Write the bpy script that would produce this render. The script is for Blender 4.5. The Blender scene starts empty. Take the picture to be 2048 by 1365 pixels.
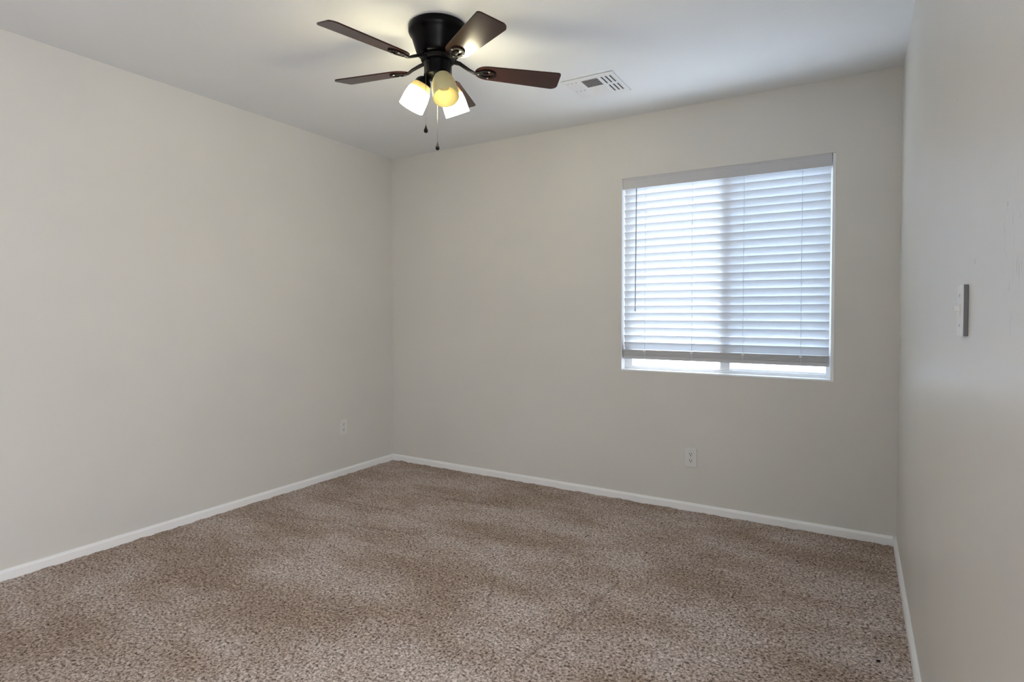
import bpy, bmesh, math, random
from mathutils import Vector, Matrix, noise
random.seed(4)
PI = math.pi
S = bpy.context.scene
COL = S.collection

# ------------------------------------------------------------------ camera
YAW, PITCH, ROLL, FPX = -.5392, -.0208, .0011, 1154.35
cam_d = bpy.data.cameras.new('camera')
cam = bpy.data.objects.new('camera', cam_d); COL.objects.link(cam)
fw = Vector((math.sin(YAW)*math.cos(PITCH), math.cos(YAW)*math.cos(PITCH), math.sin(PITCH)))
rt = Vector((math.cos(YAW), -math.sin(YAW), 0)); up = rt.cross(fw)
rt, up = rt*math.cos(ROLL)+up*math.sin(ROLL), up*math.cos(ROLL)-rt*math.sin(ROLL)
m = Matrix((rt, up, -fw)).transposed().to_4x4()
m.translation = Vector((3.25, -3.536, 1.1849))
cam.matrix_world = m
cam_d.sensor_width = 36; cam_d.lens = 36*FPX/2048
cam_d.shift_y = -29/2048
cam_d.clip_start = .02; cam_d.clip_end = 100
S.camera = cam

# ------------------------------------------------------------------ light
S.view_settings.view_transform = 'Standard'
S.view_settings.look = 'None'
S.view_settings.gamma = 1
S.view_settings.use_curve_mapping = False
S.view_settings.exposure = 0.91
world = bpy.data.worlds.new('overcast_sky'); S.world = world
world.use_nodes = True
bg = world.node_tree.nodes['Background']
wn = world.node_tree
# blue overcast sky out of the window (+y), duller and more neutral daylight towards the added fill opening (+x)
w_tc = wn.nodes.new('ShaderNodeTexCoord'); w_s = wn.nodes.new('ShaderNodeSeparateXYZ')
w_r = wn.nodes.new('ShaderNodeMapRange'); w_m = wn.nodes.new('ShaderNodeMixRGB')
wn.links.new(w_tc.outputs['Generated'], w_s.inputs[0]); wn.links.new(w_s.outputs['Y'], w_r.inputs[0])
w_r.inputs[1].default_value = -.1; w_r.inputs[2].default_value = .55
wn.links.new(w_r.outputs[0], w_m.inputs[0])
SKY_FILL, SKY_WINDOW = 3.4, 5.8
w_m.inputs[1].default_value = (SKY_FILL*.97, SKY_FILL*.97, SKY_FILL*1.0, 1)
w_m.inputs[2].default_value = (SKY_WINDOW*.80, SKY_WINDOW*.90, SKY_WINDOW*1.04, 1)
wn.links.new(w_m.outputs[0], bg.inputs[0]); bg.inputs[1].default_value = 1

def portal(name, loc, rot, sx, sy):
    d = bpy.data.lights.new(name, 'AREA'); d.shape = 'RECTANGLE'; d.size = sx; d.size_y = sy
    d.cycles.is_portal = True
    o = bpy.data.objects.new(name, d); o.location = loc; o.rotation_euler = rot; COL.objects.link(o)
W, H, YN = 3.4337, 2.44, -4.3
# window opening in the far wall; opening added in the right wall, unseen behind the camera, for fill daylight
WX0, WX1, WZ0, WZ1 = 1.951, 3.144, .826, 2.051
portal('window_daylight', ((WX0+WX1)/2, .16, (WZ0+WZ1)/2), (-PI/2, 0, 0), WX1-WX0, WZ1-WZ0)
DY0, DY1, DZ1 = -4.15, -2.95, 2.05
portal('fill_opening_daylight', (W+.16, (DY0+DY1)/2, DZ1/2), (0, PI/2, 0), DZ1, DY1-DY0)
BULB = 16.0
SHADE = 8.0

# ------------------------------------------------------------------ materials
def mat(name, col=(.8, .8, .8), rough=.5, metal=0, spec=.5):
    mt = bpy.data.materials.new(name); mt.use_nodes = True
    b = mt.node_tree.nodes['Principled BSDF']
    b.inputs['Base Color'].default_value = (*col, 1)
    b.inputs['Roughness'].default_value = rough
    b.inputs['Metallic'].default_value = metal
    b.inputs['Specular IOR Level'].default_value = spec
    return mt
def N(mt, t, **kw):
    n = mt.node_tree.nodes.new(t)
    for k, v in kw.items():
        if k.startswith('i_'): n.inputs[k[2:].replace('_', ' ')].default_value = v
        else: setattr(n, k, v)
    return n
def L(mt, a, b): mt.node_tree.links.new(a, b)
def ramp(mt, fac, stops):
    r = N(mt, 'ShaderNodeValToRGB')
    while len(r.color_ramp.elements) < len(stops): r.color_ramp.elements.new(.5)
    for e, (p, c) in zip(r.color_ramp.elements, stops):
        e.position = p; e.color = (*c, 1)
    L(mt, fac, r.inputs[0]); return r.outputs[0]
def bump(mt, h, strength, dist):
    b = N(mt, 'ShaderNodeBump'); b.inputs['Strength'].default_value = strength
    b.inputs['Distance'].default_value = dist
    L(mt, h, b.inputs['Height']); L(mt, b.outputs[0], mt.node_tree.nodes['Principled BSDF'].inputs['Normal'])

def paint(name, col, rough, spec, bs=.12):
    mt = mat(name, col, rough, 0, spec)
    tc = N(mt, 'ShaderNodeTexCoord')
    n1 = N(mt, 'ShaderNodeTexNoise'); n1.inputs['Scale'].default_value = 70; n1.inputs['Detail'].default_value = 3
    L(mt, tc.outputs['Object'], n1.inputs['Vector'])
    bump(mt, n1.outputs[0], bs, .002)
    n2 = N(mt, 'ShaderNodeTexNoise'); n2.inputs['Scale'].default_value = 1.3
    L(mt, tc.outputs['Object'], n2.inputs['Vector'])
    c = ramp(mt, n2.outputs[0], [(.3, tuple(v*.97 for v in col)), (.7, tuple(min(1, v*1.02) for v in col))])
    L(mt, c, mt.node_tree.nodes['Principled BSDF'].inputs['Base Color'])
    return mt
WALLC = (.69, .67, .63)
m_wall = paint('wall_paint', WALLC, .6, .3)
m_ceil = paint('ceiling_paint', (.83, .845, .85), .8, .2, .25)

# right wall: the same paint with a little more sheen, a few scuffs and pin holes
m_wallr = paint('wall_paint_scuffed', WALLC, .41, .7, .10)
def add_scuffs(mt):
    nt = mt.node_tree; b = nt.nodes['Principled BSDF']
    src = b.inputs['Base Color'].links[0].from_socket
    tc = N(mt, 'ShaderNodeTexCoord')
    mp = N(mt, 'ShaderNodeMapping'); mp.inputs['Scale'].default_value = (1, 95, 16)
    L(mt, tc.outputs['Object'], mp.inputs[0])
    n = N(mt, 'ShaderNodeTexNoise'); n.inputs['Scale'].default_value = 1.6; n.inputs['Detail'].default_value = 2
    L(mt, mp.outputs[0], n.inputs['Vector'])
    r = ramp(mt, n.outputs[0], [(.64, (0, 0, 0)), (.70, (1, 1, 1))])
    d = N(mt, 'ShaderNodeVectorMath', operation='DISTANCE')
    L(mt, tc.outputs['Object'], d.inputs[0]); d.inputs[1].default_value = (W, -2.50, 1.27)
    f = ramp(mt, d.outputs['Value'], [(.05, (1, 1, 1)), (.14, (0, 0, 0))])
    mul = N(mt, 'ShaderNodeMath', operation='MULTIPLY'); L(mt, r, mul.inputs[0]); L(mt, f, mul.inputs[1])
    cur = mul.outputs[0]
    for (y, z, rad) in ((-1.932, 1.659, .004), (-2.191, 1.283, .005), (-2.455, 1.345, .004)):
        dd = N(mt, 'ShaderNodeVectorMath', operation='DISTANCE')
        L(mt, tc.outputs['Object'], dd.inputs[0]); dd.inputs[1].default_value = (W, y, z)
        lt = N(mt, 'ShaderNodeMath', operation='LESS_THAN'); L(mt, dd.outputs['Value'], lt.inputs[0]); lt.inputs[1].default_value = rad
        mx = N(mt, 'ShaderNodeMath', operation='MAXIMUM'); L(mt, cur, mx.inputs[0]); L(mt, lt.outputs[0], mx.inputs[1])
        cur = mx.outputs[0]
    mix = N(mt, 'ShaderNodeMixRGB'); mix.inputs[2].default_value = (.42, .42, .42, 1)
    sc = N(mt, 'ShaderNodeMath', operation='MULTIPLY'); sc.inputs[1].default_value = .7
    L(mt, cur, sc.inputs[0]); L(mt, sc.outputs[0], mix.inputs[0]); L(mt, src, mix.inputs[1])
    L(mt, mix.outputs[0], b.inputs['Base Color'])
add_scuffs(m_wallr)

m_trim = mat('trim_white', (.90, .90, .90), .35, 0, .5)
m_vinyl = mat('window_vinyl', (.86, .87, .88), .35)
m_plate = mat('switch_plastic', (.74, .73, .71), .35)
m_slot = mat('socket_slot', (.05, .045, .04), .6)
m_screw = mat('screw_metal', (.5, .5, .48), .35, .8)
m_plate_shade = mat('plate_edge_shade', (.16, .16, .165), .5, .5)  # dark grey paints the shade on the switch plate's end face
m_bronze = mat('dark_bronze', (.0018, .0015, .0015), .30, 0, .12)
m_black = mat('black_metal', (.005, .004, .004), .5, 0, .15)
m_chain = mat('chain_metal', (.16, .15, .13), .35, .9)

def wood():
    mt = mat('blade_wood', (.06, .02, .015), .20, 0, .45)
    tc = N(mt, 'ShaderNodeTexCoord')
    mp = N(mt, 'ShaderNodeMapping'); mp.inputs['Scale'].default_value = (4, 60, 60)
    L(mt, tc.outputs['Object'], mp.inputs[0])
    n = N(mt, 'ShaderNodeTexNoise'); n.inputs['Scale'].default_value = 1; n.inputs['Detail'].default_value = 4
    L(mt, mp.outputs[0], n.inputs['Vector'])
    c = ramp(mt, n.outputs[0], [(.3, (.020, .005, .004)), (.7, (.050, .015, .010))])
    L(mt, c, mt.node_tree.nodes['Principled BSDF'].inputs['Base Color'])
    return mt
m_wood = wood()

def glow_glass(name, dif, trans, fac):
    mt = bpy.data.materials.new(name); mt.use_nodes = True
    nt = mt.node_tree; nt.nodes.remove(nt.nodes['Principled BSDF'])
    out = nt.nodes['Material Output']
    d = N(mt, 'ShaderNodeBsdfDiffuse'); d.inputs[0].default_value = (*dif, 1)
    t = N(mt, 'ShaderNodeBsdfTranslucent'); t.inputs[0].default_value = (*trans, 1)
    g = N(mt, 'ShaderNodeBsdfGlossy'); g.inputs['Roughness'].default_value = .3
    mx = N(mt, 'ShaderNodeMixShader'); mx.inputs[0].default_value = fac
    L(mt, d.outputs[0], mx.inputs[1]); L(mt, t.outputs[0], mx.inputs[2])
    m2 = N(mt, 'ShaderNodeMixShader'); m2.inputs[0].default_value = .04
    L(mt, mx.outputs[0], m2.inputs[1]); L(mt, g.outputs[0], m2.inputs[2])
    L(mt, m2.outputs[0], out.inputs[0])
    return mt, d, t
m_shade, sd, st = glow_glass('amber_frosted_glass', (.88, .82, .52), (.66, .61, .40), .5)
tc = N(m_shade, 'ShaderNodeTexCoord'); nz = N(m_shade, 'ShaderNodeTexNoise')
nz.inputs['Scale'].default_value = 14; nz.inputs['Detail'].default_value = 5; nz.inputs['Distortion'].default_value = 1.5
L(m_shade, tc.outputs['Object'], nz.inputs['Vector'])
L(m_shade, ramp(m_shade, nz.outputs[0], [(.35, (.83, .76, .42)), (.65, (.90, .86, .58))]), sd.inputs[0])
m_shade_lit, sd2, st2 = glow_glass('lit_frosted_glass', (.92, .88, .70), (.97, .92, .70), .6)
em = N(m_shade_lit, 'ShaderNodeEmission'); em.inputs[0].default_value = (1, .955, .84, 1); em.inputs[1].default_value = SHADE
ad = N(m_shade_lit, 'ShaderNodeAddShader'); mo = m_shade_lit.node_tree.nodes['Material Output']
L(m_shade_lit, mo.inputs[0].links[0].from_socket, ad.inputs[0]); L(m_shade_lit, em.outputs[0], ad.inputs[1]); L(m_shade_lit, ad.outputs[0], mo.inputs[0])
m_neck_dim, _, _ = glow_glass('painted_dim_neck', (.62, .54, .30), (.34, .29, .15), .5)  # darker glass colour paints the dimmer neck of the lit shades
m_slat, _, _ = glow_glass('blind_slat_vinyl', (.83, .84, .86), (.80, .85, .90), .23)
m_rail = mat('blind_rail_white', (.55, .55, .57), .4)

def emis(name, col, s):
    mt = bpy.data.materials.new(name); mt.use_nodes = True
    nt = mt.node_tree; nt.nodes.remove(nt.nodes['Principled BSDF'])
    e = N(mt, 'ShaderNodeEmission'); e.inputs[0].default_value = (*col, 1); e.inputs[1].default_value = s
    L(mt, e.outputs[0], nt.nodes['Material Output'].inputs[0]); return mt
m_bulb = emis('lit_bulb', (1, .97, .93), BULB)
m_bulb_off = mat('unlit_bulb', (.80, .74, .48), .4)

def glass(name, tint):
    mt = bpy.data.materials.new(name); mt.use_nodes = True
    nt = mt.node_tree; nt.nodes.remove(nt.nodes['Principled BSDF'])
    t = N(mt, 'ShaderNodeBsdfTransparent'); t.inputs[0].default_value = (*tint, 1)
    g = N(mt, 'ShaderNodeBsdfGlossy'); g.inputs['Roughness'].default_value = .03
    mx = N(mt, 'ShaderNodeMixShader'); mx.inputs[0].default_value = .06
    L(mt, t.outputs[0], mx.inputs[1]); L(mt, g.outputs[0], mx.inputs[2])
    L(mt, mx.outputs[0], nt.nodes['Material Output'].inputs[0]); return mt
m_glass = glass('window_glass', (.97, .98, .98))
m_screen = glass('insect_screen_mesh', (.76, .79, .82))

def carpet():
    mt = mat('carpet_pile', (.2, .16, .13), .95, 0, .1)
    b = mt.node_tree.nodes['Principled BSDF']
    tc = N(mt, 'ShaderNodeTexCoord')
    n1 = N(mt, 'ShaderNodeTexNoise'); n1.inputs['Scale'].default_value = 105; n1.inputs['Detail'].default_value = 2.5; n1.inputs['Roughness'].default_value = .6
    n1.inputs['Distortion'].default_value = .6
    L(mt, tc.outputs['Object'], n1.inputs['Vector'])
    tuft = ramp(mt, n1.outputs[0], [(.33, (.10, .072, .058)), (.44, (.30, .240, .202)), (.53, (.455, .38, .332)), (.68, (.70, .62, .565))])
    # brushed patches of pile (lie of the pile), broad and soft
    mp = N(mt, 'ShaderNodeMapping'); mp.inputs['Rotation'].default_value = (0, 0, .5); mp.inputs['Scale'].default_value = (1.0, 1.9, 1)
    L(mt, tc.outputs['Object'], mp.inputs[0])
    n2 = N(mt, 'ShaderNodeTexNoise'); n2.inputs['Scale'].default_value = 1.5; n2.inputs['Detail'].default_value = 5; n2.inputs['Roughness'].default_value = .6
    L(mt, mp.outputs[0], n2.inputs['Vector'])
    tone = ramp(mt, n2.outputs[0], [(.38, (.86, .79, .72)), (.50, (1.04, 1.0, .97)), (.60, (1.20, 1.22, 1.25))])
    mx = N(mt, 'ShaderNodeMixRGB', blend_type='MULTIPLY'); mx.inputs[0].default_value = 1
    L(mt, tuft, mx.inputs[1]); L(mt, tone, mx.inputs[2])
    cur = mx.outputs[0]
    # pressed furrows in the pile
    sep = N(mt, 'ShaderNodeSeparateXYZ'); L(mt, tc.outputs['Object'], sep.inputs[0])
    n3 = N(mt, 'ShaderNodeTexNoise'); n3.inputs['Scale'].default_value = 14; L(mt, tc.outputs['Object'], n3.inputs['Vector'])
    def M(op, a, b2=None, c=None):
        q = N(mt, 'ShaderNodeMath', operation=op)
        for i, v in enumerate((a, b2, c)):
            if v is None: continue
            if isinstance(v, (int, float)): q.inputs[i].default_value = v
            else: L(mt, v, q.inputs[i])
        return q.outputs[0]
    for (x0, y0, x1, y1) in ((2.36, -1.12, 2.28, -1.90), (.16, -.99, .86, -.94), (.42, -1.32, 1.25, -1.15), (.75, -.62, 1.45, -.52), (1.86, -1.35, 1.98, -1.62)):
        ln = math.hypot(x1-x0, y1-y0); dx, dy = (x1-x0)/ln, (y1-y0)/ln
        px = M('SUBTRACT', sep.outputs[0], x0); py = M('SUBTRACT', sep.outputs[1], y0)
        al = M('ADD', M('MULTIPLY', px, dx), M('MULTIPLY', py, dy))
        ac = M('ADD', M('MULTIPLY', px, -dy), M('MULTIPLY', py, dx))
        ac = M('ADD', ac, M('MULTIPLY', M('SUBTRACT', n3.outputs[0], .5), .05))
        w = M('SUBTRACT', 1, M('DIVIDE', M('ABSOLUTE', ac), .011)); w = M('MAXIMUM', w, 0)
        e = M('MULTIPLY', M('GREATER_THAN', al, 0), M('LESS_THAN', al, ln))
        w = M('MULTIPLY', M('MULTIPLY', w, e), M('MULTIPLY', n1.outputs[0], .75))
        mm = N(mt, 'ShaderNodeMixRGB'); mm.inputs[2].default_value = (.075, .05, .038, 1)
        L(mt, w, mm.inputs[0]); L(mt, cur, mm.inputs[1]); cur = mm.outputs[0]
    L(mt, cur, b.inputs['Base Color'])
    bump(mt, n1.outputs[0], .5, .008)
    return mt
m_carpet = carpet()

# ------------------------------------------------------------------ helpers
def link(o, parent=None):
    COL.objects.link(o)
    if parent is not None: o.parent = parent
    return o
def obj(name, bm, mt, parent=None, smooth=False, loc=(0, 0, 0)):
    me = bpy.data.meshes.new(name)
    bmesh.ops.recalc_face_normals(bm, faces=bm.faces)
    bm.to_mesh(me); bm.free()
    for k in (mt if isinstance(mt, (list, tuple)) else [mt]): me.materials.append(k)
    if smooth:
        for p in me.polygons: p.use_smooth = True
        me.set_sharp_from_angle(angle=math.radians(42)) if hasattr(me, 'set_sharp_from_angle') else None
    o = bpy.data.objects.new(name, me); o.location = loc
    return link(o, parent)
def empty(name, loc=(0, 0, 0), rot=(0, 0, 0)):
    o = bpy.data.objects.new(name, None); o.location = loc; o.rotation_euler = rot
    o.empty_display_size = .1
    return link(o)
def tag(o, label=None, cat=None, group=None, kind=None):
    if label: o['label'] = label
    if cat: o['category'] = cat
    if group: o['group'] = group
    if kind: o['kind'] = kind
    return o
def box(bm, x0, x1, y0, y1, z0, z1, bev=0, seg=2, mi=0):
    r = bmesh.ops.create_cube(bm, size=1)
    vs = r['verts']
    for v in vs:
        v.co = Vector(((x0+x1)/2+v.co.x*(x1-x0), (y0+y1)/2+v.co.y*(y1-y0), (z0+z1)/2+v.co.z*(z1-z0)))
    fs = set(f for v in vs for f in v.link_faces)
    if bev:
        es = set(e for v in vs for e in v.link_edges)
        b = bmesh.ops.bevel(bm, geom=list(es), offset=bev, segments=seg, affect='EDGES', profile=.6)
        fs = set(f for f in fs if f.is_valid) | set(b['faces'])
    for f in fs: f.material_index = mi
    return bm
def lathe(bm, prof, seg=48, mtx=None):
    rings = []
    for (r, z) in prof:
        if r < 1e-6:
            rings.append([bm.verts.new((0, 0, z))])
        else:
            rings.append([bm.verts.new((r*math.cos(2*PI*i/seg), r*math.sin(2*PI*i/seg), z)) for i in range(seg)])
    for a, b in zip(rings, rings[1:]):
        for i in range(seg):
            j = (i+1) % seg
            if len(a) == 1 and len(b) == 1: continue
            if len(a) == 1: bm.faces.new((a[0], b[i], b[j]))
            elif len(b) == 1: bm.faces.new((a[i], a[j], b[0]))
            else: bm.faces.new((a[i], a[j], b[j], b[i]))
    if mtx is not None:
        for rg in rings:
            for v in rg: v.co = mtx @ v.co
    return bm
def tube(bm, pts, rad, seg=10):
    """tube along points; rad is a number or one per point; (rx, ry) gives a flat bar"""
    pts = [Vector(p) for p in pts]; rings = []
    upv = Vector((0, 0, 1))
    for i, p in enumerate(pts):
        t = (pts[min(i+1, len(pts)-1)]-pts[max(i-1, 0)]).normalized()
        a = t.cross(upv)
        if a.length < 1e-3: a = t.cross(Vector((0, 1, 0)))
        a.normalize(); b = a.cross(t)
        r = rad[i] if isinstance(rad, list) else rad
        rx, ry = r if isinstance(r, tuple) else (r, r)
        rings.append([bm.verts.new(p+a*rx*math.cos(2*PI*k/seg)+b*ry*math.sin(2*PI*k/seg)) for k in range(seg)])
    for a, b in zip(rings, rings[1:]):
        for k in range(seg):
            bm.faces.new((a[k], a[(k+1) % seg], b[(k+1) % seg], b[k]))
    bm.faces.new(rings[0][::-1]); bm.faces.new(rings[-1])
    return bm
def prism(bm, outline, z0, z1):
    """closed xy outline extruded from z0 to z1"""
    lo = [bm.verts.new((x, y, z0)) for x, y in outline]; hi = [bm.verts.new((x, y, z1)) for x, y in outline]
    n = len(lo)
    bm.faces.new(lo[::-1]); bm.faces.new(hi)
    for i in range(n): bm.faces.new((lo[i], lo[(i+1) % n], hi[(i+1) % n], hi[i]))
    return bm
B = bmesh.new

# ------------------------------------------------------------------ room shell
T = .15
bm = B(); box(bm, -T, 0, YN-T, T, -.1, H+.1); tag(obj('wall_left', bm, m_wall), kind='structure')
bm = B()
box(bm, 0, WX0, 0, T, -.1, H+.1); box(bm, WX1, W, 0, T, -.1, H+.1)
box(bm, WX0, WX1, 0, T, -.1, WZ0); box(bm, WX0, WX1, 0, T, WZ1, H+.1)
tag(obj('wall_back', bm, m_wall), kind='structure')
bm = B(); box(bm, W, W+T, DY1, T, -.1, H+.1); box(bm, W, W+T, YN-T, DY0, -.1, H+.1)
box(bm, W, W+T, DY0, DY1, DZ1, H+.1); box(bm, W, W+T, DY0, DY1, -.1, 0); tag(obj('wall_right', bm, m_wallr), kind='structure')
bm = B()
box(bm, 0, W, YN-T, YN, -.1, H+.1)
tag(obj('wall_front', bm, m_wall), kind='structure')
bm = B(); box(bm, 0, W, YN, 0, H, H+.1); tag(obj('ceiling', bm, m_ceil), kind='structure')

# carpeted floor: a dense sheet whose pile really rises and falls
bm = B()
nx, ny = 230, 240
ys = [0 - 3.1*j/(ny-1) for j in range(ny)] + [YN]
grid = []
for y in ys:
    row = []
    for i in range(nx):
        x = W*i/(nx-1)
        z = .004*noise.noise(Vector((x*26, y*26, 0)))+.003*noise.noise(Vector((x*60, y*60, 3)))
        edge = min(x, W-x, -y)
        if edge < .03: z += .004*noise.noise(Vector((x*14, y*14, 9)))-.001
        row.append(bm.verts.new((x, y, z)))
    grid.append(row)
for j in range(len(grid)-1):
    for i in range(nx-1):
        bm.faces.new((grid[j][i], grid[j][i+1], grid[j+1][i+1], grid[j+1][i]))
fl = obj('floor', bm, m_carpet, smooth=True); tag(fl, kind='structure')
for p in fl.data.polygons:
    if p.normal.z < 0: fl.data.flip_normals(); break
bm = B(); box(bm, 0, W, YN, 0, -.1, -.012); tag(obj('floor', bm, m_carpet), kind='structure')

# baseboards: moulded profile, (distance from the wall, height)
BP = [(0, -.01), (.013, -.01), (.013, .034), (.0105, .0375), (.009, .042), (.006, .0455), (0, .046)]
def baseboard(name, a, b, n):
    """a to b along the wall foot, n points into the room"""
    a, b, n = Vector(a), Vector(b), Vector(n); bm = B()
    rows = [[bm.verts.new(p+n*d+Vector((0, 0, z))) for d, z in BP] for p in (a, b)]
    for i in range(len(BP)-1): bm.faces.new((rows[0][i], rows[0][i+1], rows[1][i+1], rows[1][i]))
    bm.faces.new(rows[0]); bm.faces.new(rows[1])
    tag(obj(name, bm, m_trim), kind='structure')
baseboard('baseboard_left', (0, YN, 0), (0, 0, 0), (1, 0, 0))
baseboard('baseboard_back', (.013, 0, 0), (W-.013, 0, 0), (0, -1, 0))
baseboard('baseboard_right', (W, DY1, 0), (W, 0, 0), (-1, 0, 0))

# ------------------------------------------------------------------ window
bm = B()
fy0, fy1 = .066, .140
box(bm, WX0, WX0+.052, fy0, fy1, WZ0, WZ1, .002); box(bm, WX1-.04, WX1, fy0, fy1, WZ0, WZ1, .002)
box(bm, WX0+.052, WX1-.04, fy0, fy1, WZ1-.04, WZ1, .002); box(bm, WX0+.052, WX1-.04, fy0, fy1, WZ0, WZ0+.030, .002)
box(bm, WX0+.052, WX1-.04, fy0+.012, fy1-.01, WZ0+.030, WZ0+.038, .001)
win = tag(obj('window_1', bm, m_vinyl), kind='structure')
XM = 2.576
bm = B(); box(bm, XM-.028, XM+.028, fy0-.010, fy1-.006, WZ0+.031, WZ1-.041, .003); obj('meeting_stile', bm, m_vinyl, win)
bm = B(); box(bm, WX0+.053, XM-.029, .112, .116, WZ0+.039, WZ1-.041); obj('pane', bm, m_glass, win)
bm = B(); box(bm, XM+.029, WX1-.041, .112, .116, WZ0+.039, WZ1-.041); obj('pane', bm, m_glass, win)
bm = B(); box(bm, XM+.029, WX1-.041, .130, .131, WZ0+.039, WZ1-.041); obj('insect_screen', bm, m_screen, win)
# slim white bead round the opening
bm = B()
box(bm, WX1-.015, WX1, -.002, fy0, WZ0, WZ1-.002, .001)
box(bm, WX0, WX0+.004, -.002, fy0, WZ0, WZ1-.002, .001)
box(bm, WX0+.004, WX1-.015, -.003, fy0, WZ0, WZ0+.010, .002)
tag(obj('trim_1', bm, m_vinyl), kind='structure')

# ------------------------------------------------------------------ blind
bl = tag(empty('window_blind', ((WX0+WX1)/2, .03, WZ0+.07)), 'white slatted horizontal blind hanging in the window, slats tilted nearly shut', 'blind')
BX0, BX1 = WX0+.008, WX1-.024
org = Vector(bl.location)
def bobj(name, bm, mt, parent=None, smooth=False):
    for v in bm.verts: v.co -= org
    return obj(name, bm, mt, parent or bl, smooth)
bm = B(); box(bm, BX0-.002, BX1+.006, .002, .010, WZ1-.070, WZ1-.0005, .002)
box(bm, BX0-.002, BX1+.006, .0, .012, WZ1-.012, WZ1-.0005, .002); vb = bobj('valance', bm, m_rail)
bm = B(); box(bm, BX0, BX1, .014, .062, WZ1-.060, WZ1-.008, .002); bobj('headrail', bm, m_rail)
ZT, ZB, NS = 1.972, .985, 22
TILT = math.radians(-65); SW = .0508; CY = .036
def slat_mesh():
    bm = B(); n = 8; prof = []
    for i in range(n+1):
        s = -SW/2+SW*i/n; c = .0028*(1-(2*s/SW)**2)
        prof.append((s, c+.0013))
    for i in range(n, -1, -1):
        s = -SW/2+SW*i/n; c = .0028*(1-(2*s/SW)**2)
        prof.append((s, c-.0013))
    rows = []
    for x in (BX0-org.x, BX1-org.x):
        row = []
        for s, h in prof:                      # s<0 is the room side, tilted up
            y = s*math.cos(TILT)-h*math.sin(TILT); z = s*math.sin(TILT)+h*math.cos(TILT)
            row.append(bm.verts.new((x, y, z)))
        rows.append(row)
    k = len(prof)
    for i in range(k): bm.faces.new((rows[0][i], rows[0][(i+1) % k], rows[1][(i+1) % k], rows[1][i]))
    bm.faces.new(rows[0]); bm.faces.new(rows[1])
    return bm
s0 = obj('slat', slat_mesh(), m_slat, bl, smooth=True)
for i in range(NS):
    o = s0 if i == 0 else s0.copy()
    if i: COL.objects.link(o); o.parent = bl
    z = ZT+(ZB-ZT)*i/(NS-1)
    o.location = (0, CY-org.y+random.uniform(-.0006, .0006), z-org.z+random.uniform(-.0008, .0008))
    o.rotation_euler = (random.uniform(-.03, .03), random.uniform(-.0012, .0012), 0)
CX = (2.101, 2.391, 2.683, 2.983)
bm = B(); box(bm, BX0, BX1, .016, .056, .903, .926, .003)
rail = bobj('bottom_rail', bm, m_rail)
for k in range(5):
    z = .9268+k*.0070
    bm = B(); box(bm, BX0, BX1, .013+.001*(k % 2), .059, z, z+.0064, .002); bobj('stacked_slat', bm, m_rail)
for cx in CX:
    bm = B()
    for yy in (.0125, .0605):
        tube(bm, [(cx, yy, .910), (cx, yy, 1.4), (cx, yy, WZ1-.058)], .0011, 6)
    for i in range(NS):
        z = ZT+(ZB-ZT)*i/(NS-1)
        tube(bm, [(cx, .0125, z+.0), (cx, .0605, z-.0)], .0006, 4)
    bobj('ladder_cord', bm, m_slat)
    bm = B(); box(bm, cx-.008, cx+.008, .0100, .0125, .948, .960, .002); bobj('cord_button', bm, m_vinyl)
bm = B()
tube(bm, [(2.045, .006, WZ1-.07), (2.0445, .005, 1.9), (2.043, .004, 1.5), (2.041, .004, 1.225)], .0032, 8)
tube(bm, [(2.041, .004, 1.225), (2.041, .004, 1.205)], [.0042, .005], 8)
wd = bobj('tilt_wand', bm, mat('clear_grey_plastic', (.32, .33, .36), .25), smooth=True)
wd['label'] = 'grey tilt wand'

# ------------------------------------------------------------------ outlets and switch
def make_outlet(name, loc, rz, label):
    """duplex wall outlet, plate in the local xz plane, front to -y"""
    t = tag(empty(name, loc, (0, 0, rz)), label, 'outlet', None)
    bm = B(); box(bm, -.035, .035, -.007, 0, -.058, .058, .003, 3); obj('cover_plate', bm, m_plate, t)
    for s in (1, -1):
        bm = B(); ol = []
        for k in range(28):
            a = 2*PI*k/28; x = .0172*math.cos(a); z = .0172*math.sin(a)
            ol.append((x, max(-.0135, min(.0135, z))))
        lo = [bm.verts.new((x, -.0065, s*.0195+z)) for x, z in ol]; hi = [bm.verts.new((x, -.0085, s*.0195+z)) for x, z in ol]
        for i in range(28): bm.faces.new((lo[i], lo[(i+1) % 28], hi[(i+1) % 28], hi[i]))
        bm.faces.new(hi)
        sk = obj('socket', bm, m_plate, t)
        for dx, hz in ((-.0063, .0042), (.0063, .0034)):
            bm = B(); box(bm, dx-.0019, dx+.0019, -.0090, -.0083, s*.0195+.003-hz, s*.0195+.003+hz); obj('slot', bm, m_slot, sk)
        bm = B(); lathe(bm, [(0, 0), (.0032, 0), (.0032, .0008), (0, .0008)], 14, Matrix.Translation((0, -.0080, s*.0195-.0078)) @ Matrix.Rotation(PI/2, 4, 'X'))
        obj('ground_hole', bm, m_slot, sk)
    bm = B(); lathe(bm, [(0, 0), (.003, 0), (.0026, .0012), (0, .0014)], 14, Matrix.Translation((0, -.006, 0)) @ Matrix.Rotation(PI/2, 4, 'X')); obj('screw', bm, m_screw, t)
    return t
make_outlet('wall_outlet', (2.396, 0, .323), 0, 'white duplex wall outlet low on the far wall below the window')
make_outlet('wall_outlet', (0, -.533, .353), PI/2, 'white duplex wall outlet low on the left wall near the corner')

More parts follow.
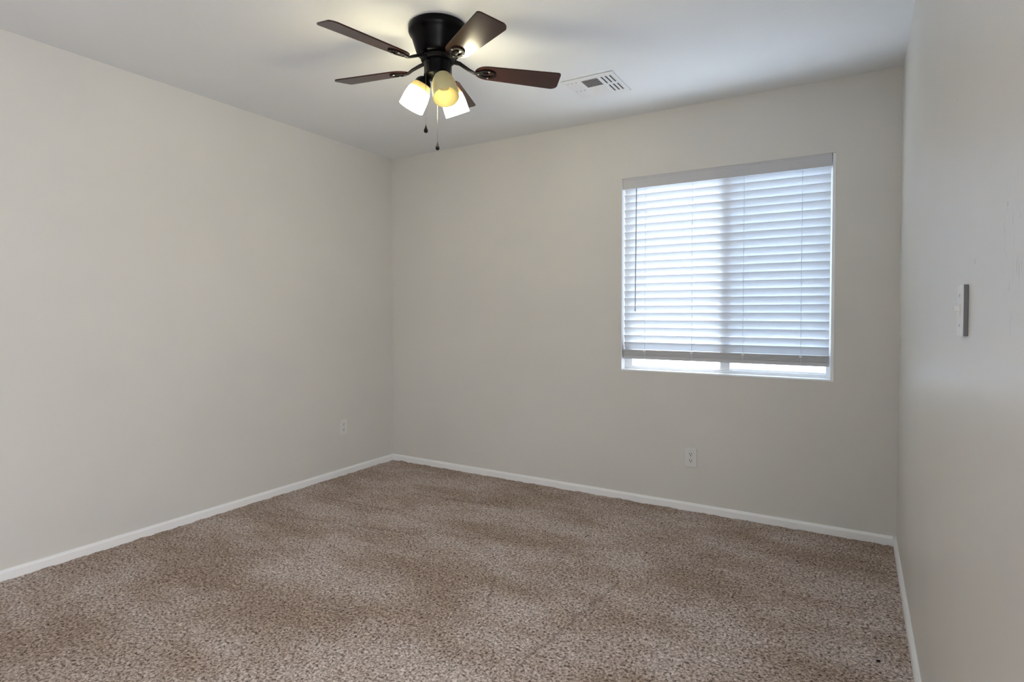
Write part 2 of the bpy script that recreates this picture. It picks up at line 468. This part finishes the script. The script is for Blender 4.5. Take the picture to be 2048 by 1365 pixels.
sw = tag(empty('light_switch', (W, -2.095, 1.194), (0, 0, -PI/2)), 'light switch plate with the shade on its edge painted grey on the right wall, seen almost edge-on', 'light switch')
bm = B(); box(bm, -.034, .034, -.0075, 0, -.050, .050, .001); e1 = obj('shaded_plate_body', bm, m_plate_shade, sw); e1['label'] = 'body of the switch plate, its shade painted dark grey'  # plate thickness, with the shade of its side put into the colour
bm = B(); box(bm, -.0345, .0345, -.0095, -.0075, -.0505, .0505, .0009); obj('cover_plate', bm, m_plate, sw)
bm = B(); box(bm, -.005, .005, -.0105, -.0095, -.012, .012, .0004); tg = obj('toggle_frame', bm, m_plate, sw)
bm = B(); box(bm, -.0035, .0035, -.018, -.0095, -.001, .009, .001); obj('toggle', bm, m_plate, sw)
for z in (.03, -.03):
    bm = B(); lathe(bm, [(0, 0), (.003, 0), (.0026, .001), (0, .0012)], 14, Matrix.Translation((0, -.0095, z)) @ Matrix.Rotation(PI/2, 4, 'X')); obj('screw', bm, m_screw, sw)

# ------------------------------------------------------------------ ceiling register
vc = Vector((2.008, -.560, H))
vt = tag(empty('ceiling_vent', vc), 'white square four-way air register in the ceiling behind the fan', 'air vent')
m_vent = mat('vent_enamel', (.80, .80, .80), .4)
bm = B()
hw = .146
# flange with four windows: centre pair (slots along x) and side pairs (slots along y)
xs = [-hw, -.129, -.046, .0465+.0, .062, .129, hw]
cells = [(-.046, .048, .006, .112, 'x'), (-.046, .048, -.112, -.006+.012, 'x')]
def plate_with_holes(bm, holes, x0, x1, y0, y1, z0, z1):
    xs = sorted(set([x0, x1]+[h[0] for h in holes]+[h[1] for h in holes]))
    ys = sorted(set([y0, y1]+[h[2] for h in holes]+[h[3] for h in holes]))
    for i in range(len(xs)-1):
        for j in range(len(ys)-1):
            cx, cy = (xs[i]+xs[i+1])/2, (ys[j]+ys[j+1])/2
            if any(h[0] < cx < h[1] and h[2] < cy < h[3] for h in holes): continue
            box(bm, xs[i], xs[i+1], ys[j], ys[j+1], z0, z1)
holes = [(-.046, .046, -.109, -.004), (-.046, .046, .008, .110)]
for cxs in ((-.123, -.099, -.075), (.070, .094, .117)):
    for sx in cxs:
        for (a, b) in ((-.109, -.014), (.008, .104)):
            holes.append((sx-.0045, sx+.0045, a, b))
plate_with_holes(bm, holes, -hw, hw, -hw, hw, -.005, -.0025)
for v in bm.verts: pass
bmesh.ops.remove_doubles(bm, verts=bm.verts, dist=1e-5)
obj('face_plate', bm, m_vent, vt)
bm = B()
for (x0, x1, y0, y1) in ((-hw, hw, -hw+.005, -hw+.010), (-hw, hw, hw-.010, hw-.004), (-hw+.004, -hw+.010, -hw+.011, hw-.011), (hw-.010, hw-.004, -hw+.011, hw-.011)):
    box(bm, x0, x1, y0, y1, -.0025, 0)
obj('rim', bm, m_vent, vt)
bm = B(); box(bm, -hw+.012, hw-.012, -hw+.012, hw-.012, -.0012, -.0004); obj('duct_opening', bm, m_slot, vt)
def louvre(bm, x0, x1, yc, ang, wd=.017):
    d = Vector((0, math.cos(ang), math.sin(ang)))*wd/2; n = Vector((0, -math.sin(ang), math.cos(ang)))*.0005
    c = Vector((0, yc, -.0045))
    vs = []
    for x in (x0, x1):
        for p in (c-d-n, c+d-n, c+d+n, c-d+n): vs.append(bm.verts.new((x, p.y, p.z)))
    for f in ((0, 1, 2, 3), (7, 6, 5, 4), (0, 4, 5, 1), (1, 5, 6, 2), (2, 6, 7, 3), (3, 7, 4, 0)): bm.faces.new([vs[i] for i in f])
for k in range(7):
    bm = B(); louvre(bm, -.046, .046, -.100+k*.0148, math.radians(20), .0128); obj('louvre', bm, m_vent, vt)
for k in range(7):
    bm = B(); louvre(bm, -.046, .046, .016+k*.0146, math.radians(-20), .0158); obj('louvre', bm, m_vent, vt)

for sx in (-.123, -.099, -.075):             # left-hand vanes point at the room and nearly cover their slots
    for a, b in ((-.101, -.015), (.016, .103)):
        bm = B(); box(bm, sx-.0044, sx+.0044, a, b, -.0046, -.0034); obj('louvre', bm, m_vent, vt)
# ------------------------------------------------------------------ ceiling fan
FC = Vector((1.662, -1.515, H))
fan = tag(empty('ceiling_fan', FC), 'dark bronze five-blade ceiling fan with three amber glass lamp shades', 'ceiling fan')
Z = lambda z: z-H+.012*min(1, (H-z)/.14)
bm = B(); lathe(bm, [(0, 0), (.124, 0), (.128, Z(2.434)), (.1285, Z(2.412)), (.125, Z(2.402)), (.119, Z(2.396)), (.112, Z(2.378)),
    (.104, Z(2.350)), (.097, Z(2.325)), (.091, Z(2.309)), (.082, Z(2.300)), (.06, Z(2.297)), (0, Z(2.297))], 64)
mh = obj('motor_housing', bm, m_bronze, fan, True)
bm = B(); lathe(bm, [(0, Z(2.297)), (.070, Z(2.297)), (.074, Z(2.293)), (.074, Z(2.281)), (.070, Z(2.277)), (0, Z(2.277))], 48)
obj('flywheel', bm, m_black, fan, True)
bm = B(); lathe(bm, [(0, Z(2.277)), (.060, Z(2.277)), (.0615, Z(2.272)), (.0605, Z(2.268)), (.0605, Z(2.222)), (.0625, Z(2.218)), (.061, Z(2.213)), (.050, Z(2.208)), (.030, Z(2.203)), (.010, Z(2.200)), (.008, Z(2.194)), (0, Z(2.193))], 48)
obj('switch_housing', bm, m_bronze, fan, True)

ZBL = 2.265; PIT = math.radians(-11.2); TX, TY = -.0556, .0102
def blade_outline():
    r0, r1, w0, w1 = .162, .546, .050, .0640
    pts = []
    for k in range(13):                        # rounded root
        a = PI/2+PI*k/12
        pts.append((r0+.055+.055*math.cos(a), w0*math.sin(a)))
    def corner(cx, cy, rad, a0, a1, n=6):
        return [(cx+rad*math.cos(a0+(a1-a0)*i/n), cy+rad*math.sin(a0+(a1-a0)*i/n)) for i in range(n+1)]
    pts += corner(r1-.004-.014, -w1+.014, .014, -PI/2, 0)
    pts += corner(r1-.030, w1-.032, .032, .12, PI/2, 9)
    return pts
bld = []
for k in range(5):
    th = math.radians(41.35)+k*2*PI/5
    e = Vector((math.cos(th), math.sin(th), 0)); t = Vector((-math.sin(th), math.cos(th), 0))
    slope = e.x*TX+e.y*TY                      # the rotor hangs a little out of level
    X = (e+Vector((0, 0, slope))).normalized()
    tslope = t.x*TX+t.y*TY
    Yv = (t*math.cos(PIT)+Vector((0, 0, math.sin(PIT)+tslope))).normalized()
    Zv = X.cross(Yv).normalized(); Yv = Zv.cross(X)
    mtx = Matrix((X, Yv, Zv)).transposed().to_4x4(); mtx.translation = Vector((0, 0, ZBL-H))
    if k == 0:
        bm = B(); prism(bm, blade_outline(), -.0028, .0028)
        es = [ed for ed in bm.edges if abs(ed.verts[0].co.z-ed.verts[1].co.z) < 1e-6]
        bmesh.ops.bevel(bm, geom=es, offset=.0012, segments=2, affect='EDGES')
        b = obj('blade', bm, m_wood, fan, False); b0 = b
        b.data.name = 'blade'
    else:
        b = b0.copy(); COL.objects.link(b); b.parent = fan
    b.matrix_local = mtx
    # bracket: bar from the flywheel, ring plate screwed under the blade
    inv = mtx.inverted()
    bm = B()
    p0 = inv @ (e*.066+Vector((0, 0, Z(2.284)))); p1 = inv @ (e*.095+Vector((0, 0, Z(2.278))))
    tube(bm, [p0, p1, (.135, 0, .006), (.160, 0, -.006), (.185, 0, -.0075)], [(.016, .007), (.012, .007), (.0095, .0065), (.0105, .0045), (.018, .0035)], 12)
    R1, R2 = .030, .018
    seg = 28; ro = []; ri = []; ro2 = []; ri2 = []
    for i in range(seg):
        a = 2*PI*i/seg
        ro.append(bm.verts.new((.215+.042*math.cos(a), .030*math.sin(a), -.0035))); ri.append(bm.verts.new((.215+.030*math.cos(a), .019*math.sin(a), -.0035)))
        ro2.append(bm.verts.new((.215+.042*math.cos(a), .030*math.sin(a), -.0085))); ri2.append(bm.verts.new((.215+.030*math.cos(a), .019*math.sin(a), -.0085)))
    for i in range(seg):
        j = (i+1) % seg
        bm.faces.new((ro[i], ro[j], ri[j], ri[i])); bm.faces.new((ro2[i], ro2[j], ri2[j], ri2[i]))
        bm.faces.new((ro[i], ro[j], ro2[j], ro2[i])); bm.faces.new((ri[i], ri[j], ri2[j], ri2[i]))
    tube(bm, [(.180, 0, -.006), (.205, 0, -.0065), (.222, 0, -.0065)], [(.012, .0025), (.009, .0025), (.006, .0025)], 10)
    br = obj('blade_bracket', bm, m_black, b, False)
    for (sx, sy) in ((.178, 0), (.222, .0245), (.222, -.0245)):
        bm = B(); lathe(bm, [(0, -.0115), (.0035, -.0108), (.0045, -.0085), (.0045, -.0075), (0, -.0075)], 12, Matrix.Translation((sx, sy, 0))); obj('screw', bm, m_screw, b, True)

# lamps
AZ = (203, -36, 82)
tl = math.radians(27.6)
for k, az in enumerate(AZ):
    a = math.radians(az); d = Vector((math.cos(a), math.sin(a), 0))
    ax = (d*math.sin(tl)+Vector((0, 0, -math.cos(tl)))).normalized()   # neck to mouth
    side = Vector((-d.y, d.x, 0)); n3 = ax.cross(side)
    neck = d*.067+Vector((0, 0, Z(2.190)))
    M = Matrix((side, n3, ax)).transposed().to_4x4(); M.translation = neck
    bm = B()
    tube(bm, [d*.045+Vector((0, 0, Z(2.222))), d*.052+Vector((0, 0, Z(2.216))), neck-ax*.018], [.012, .012, .012], 12)
    lathe(bm, [(0, -.026), (.014, -.026), (.024, -.020), (.032, -.010), (.036, .001), (.037, .008), (.034, .008), (.033, .002), (0, -.010)], 32, M)
    obj('socket_cup', bm, m_bronze, fan, True)
    prof = [(.0325, -.002), (.0375, .008), (.044, .022), (.0472, .034), (.049, .040), (.0525, .060), (.0545, .080), (.0552, .100), (.0555, .121)]
    inn = [(r-.0028, z) for r, z in prof][::-1]
    bm = B(); lathe(bm, prof+inn, 40, M)
    if k != 1:                                  # neck faces get darker glass without emission, painting in the weaker glow there
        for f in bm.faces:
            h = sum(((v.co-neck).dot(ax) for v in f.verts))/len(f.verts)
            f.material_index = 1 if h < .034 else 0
    sh = obj('lamp_shade', bm, m_shade if k == 1 else [m_shade_lit, m_neck_dim], fan, True)
    if k == 1: sh['label'] = 'unlit yellow glass lamp shade'
    else: sh['label'] = 'glowing cream glass lamp shade'
    bm = B(); lathe(bm, [(0, -.004), (.012, -.004), (.012, .016), (.016, .026), (.022, .038), (.024, .050), (.021, .064), (.012, .073), (0, .076)], 20, M)
    obj('light_bulb', bm, m_bulb_off if k == 1 else m_bulb, fan, True)

# pull chains
RT = Vector((.858, .513, 0)); TC = Vector((.617, -.787, 0))
def chain(off_r, off_c, ztop, zbot, lab):
    base = RT*off_r+TC*off_c
    bm = B()
    rim = base.normalized()*.058
    tube(bm, [rim+Vector((0, 0, Z(ztop))), base+Vector((0, 0, Z(ztop)-.003)), base+Vector((0, 0, Z(ztop)-.012))], .0012, 6)
    tube(bm, [base+Vector((0, 0, Z(ztop)-.01)), base+Vector((0, 0, Z(zbot)+.03))], .0008, 6)
    n = int((ztop-zbot-.04)/.006)
    for i in range(n):
        bmesh.ops.create_icosphere(bm, subdivisions=1, radius=.0014, matrix=Matrix.Translation(base+Vector((0, 0, Z(ztop)-.012-i*.006))))
    c = obj('pull_chain', bm, m_chain, fan)
    bm = B(); lathe(bm, [(0, .034), (.0018, .032), (.0022, .027), (.0045, .020), (.0080, .012), (.0092, .006), (.0080, .001), (.0045, -.002), (0, -.003)], 20,
                    Matrix.Translation(base+Vector((0, 0, Z(zbot)))))
    obj('pull_knob', bm, m_black, c, True)
chain(-.052, .072, 2.262, 1.950, '')
chain(-.003, -.060, 2.250, 1.914, '')

# ------------------------------------------------------------------ speck on the carpet
bm = B(); bmesh.ops.create_icosphere(bm, subdivisions=2, radius=.006)
for v in bm.verts: v.co = Vector((v.co.x*1.1, v.co.y*.9, v.co.z*.6))*(1+.35*noise.noise(v.co*400))
tag(obj('lint_speck', bm, mat('dark_lint', (.015, .012, .01), .9), None, True, (3.325, -1.224, .004)), 'tiny dark speck lying on the beige carpet near the right baseboard', 'speck')
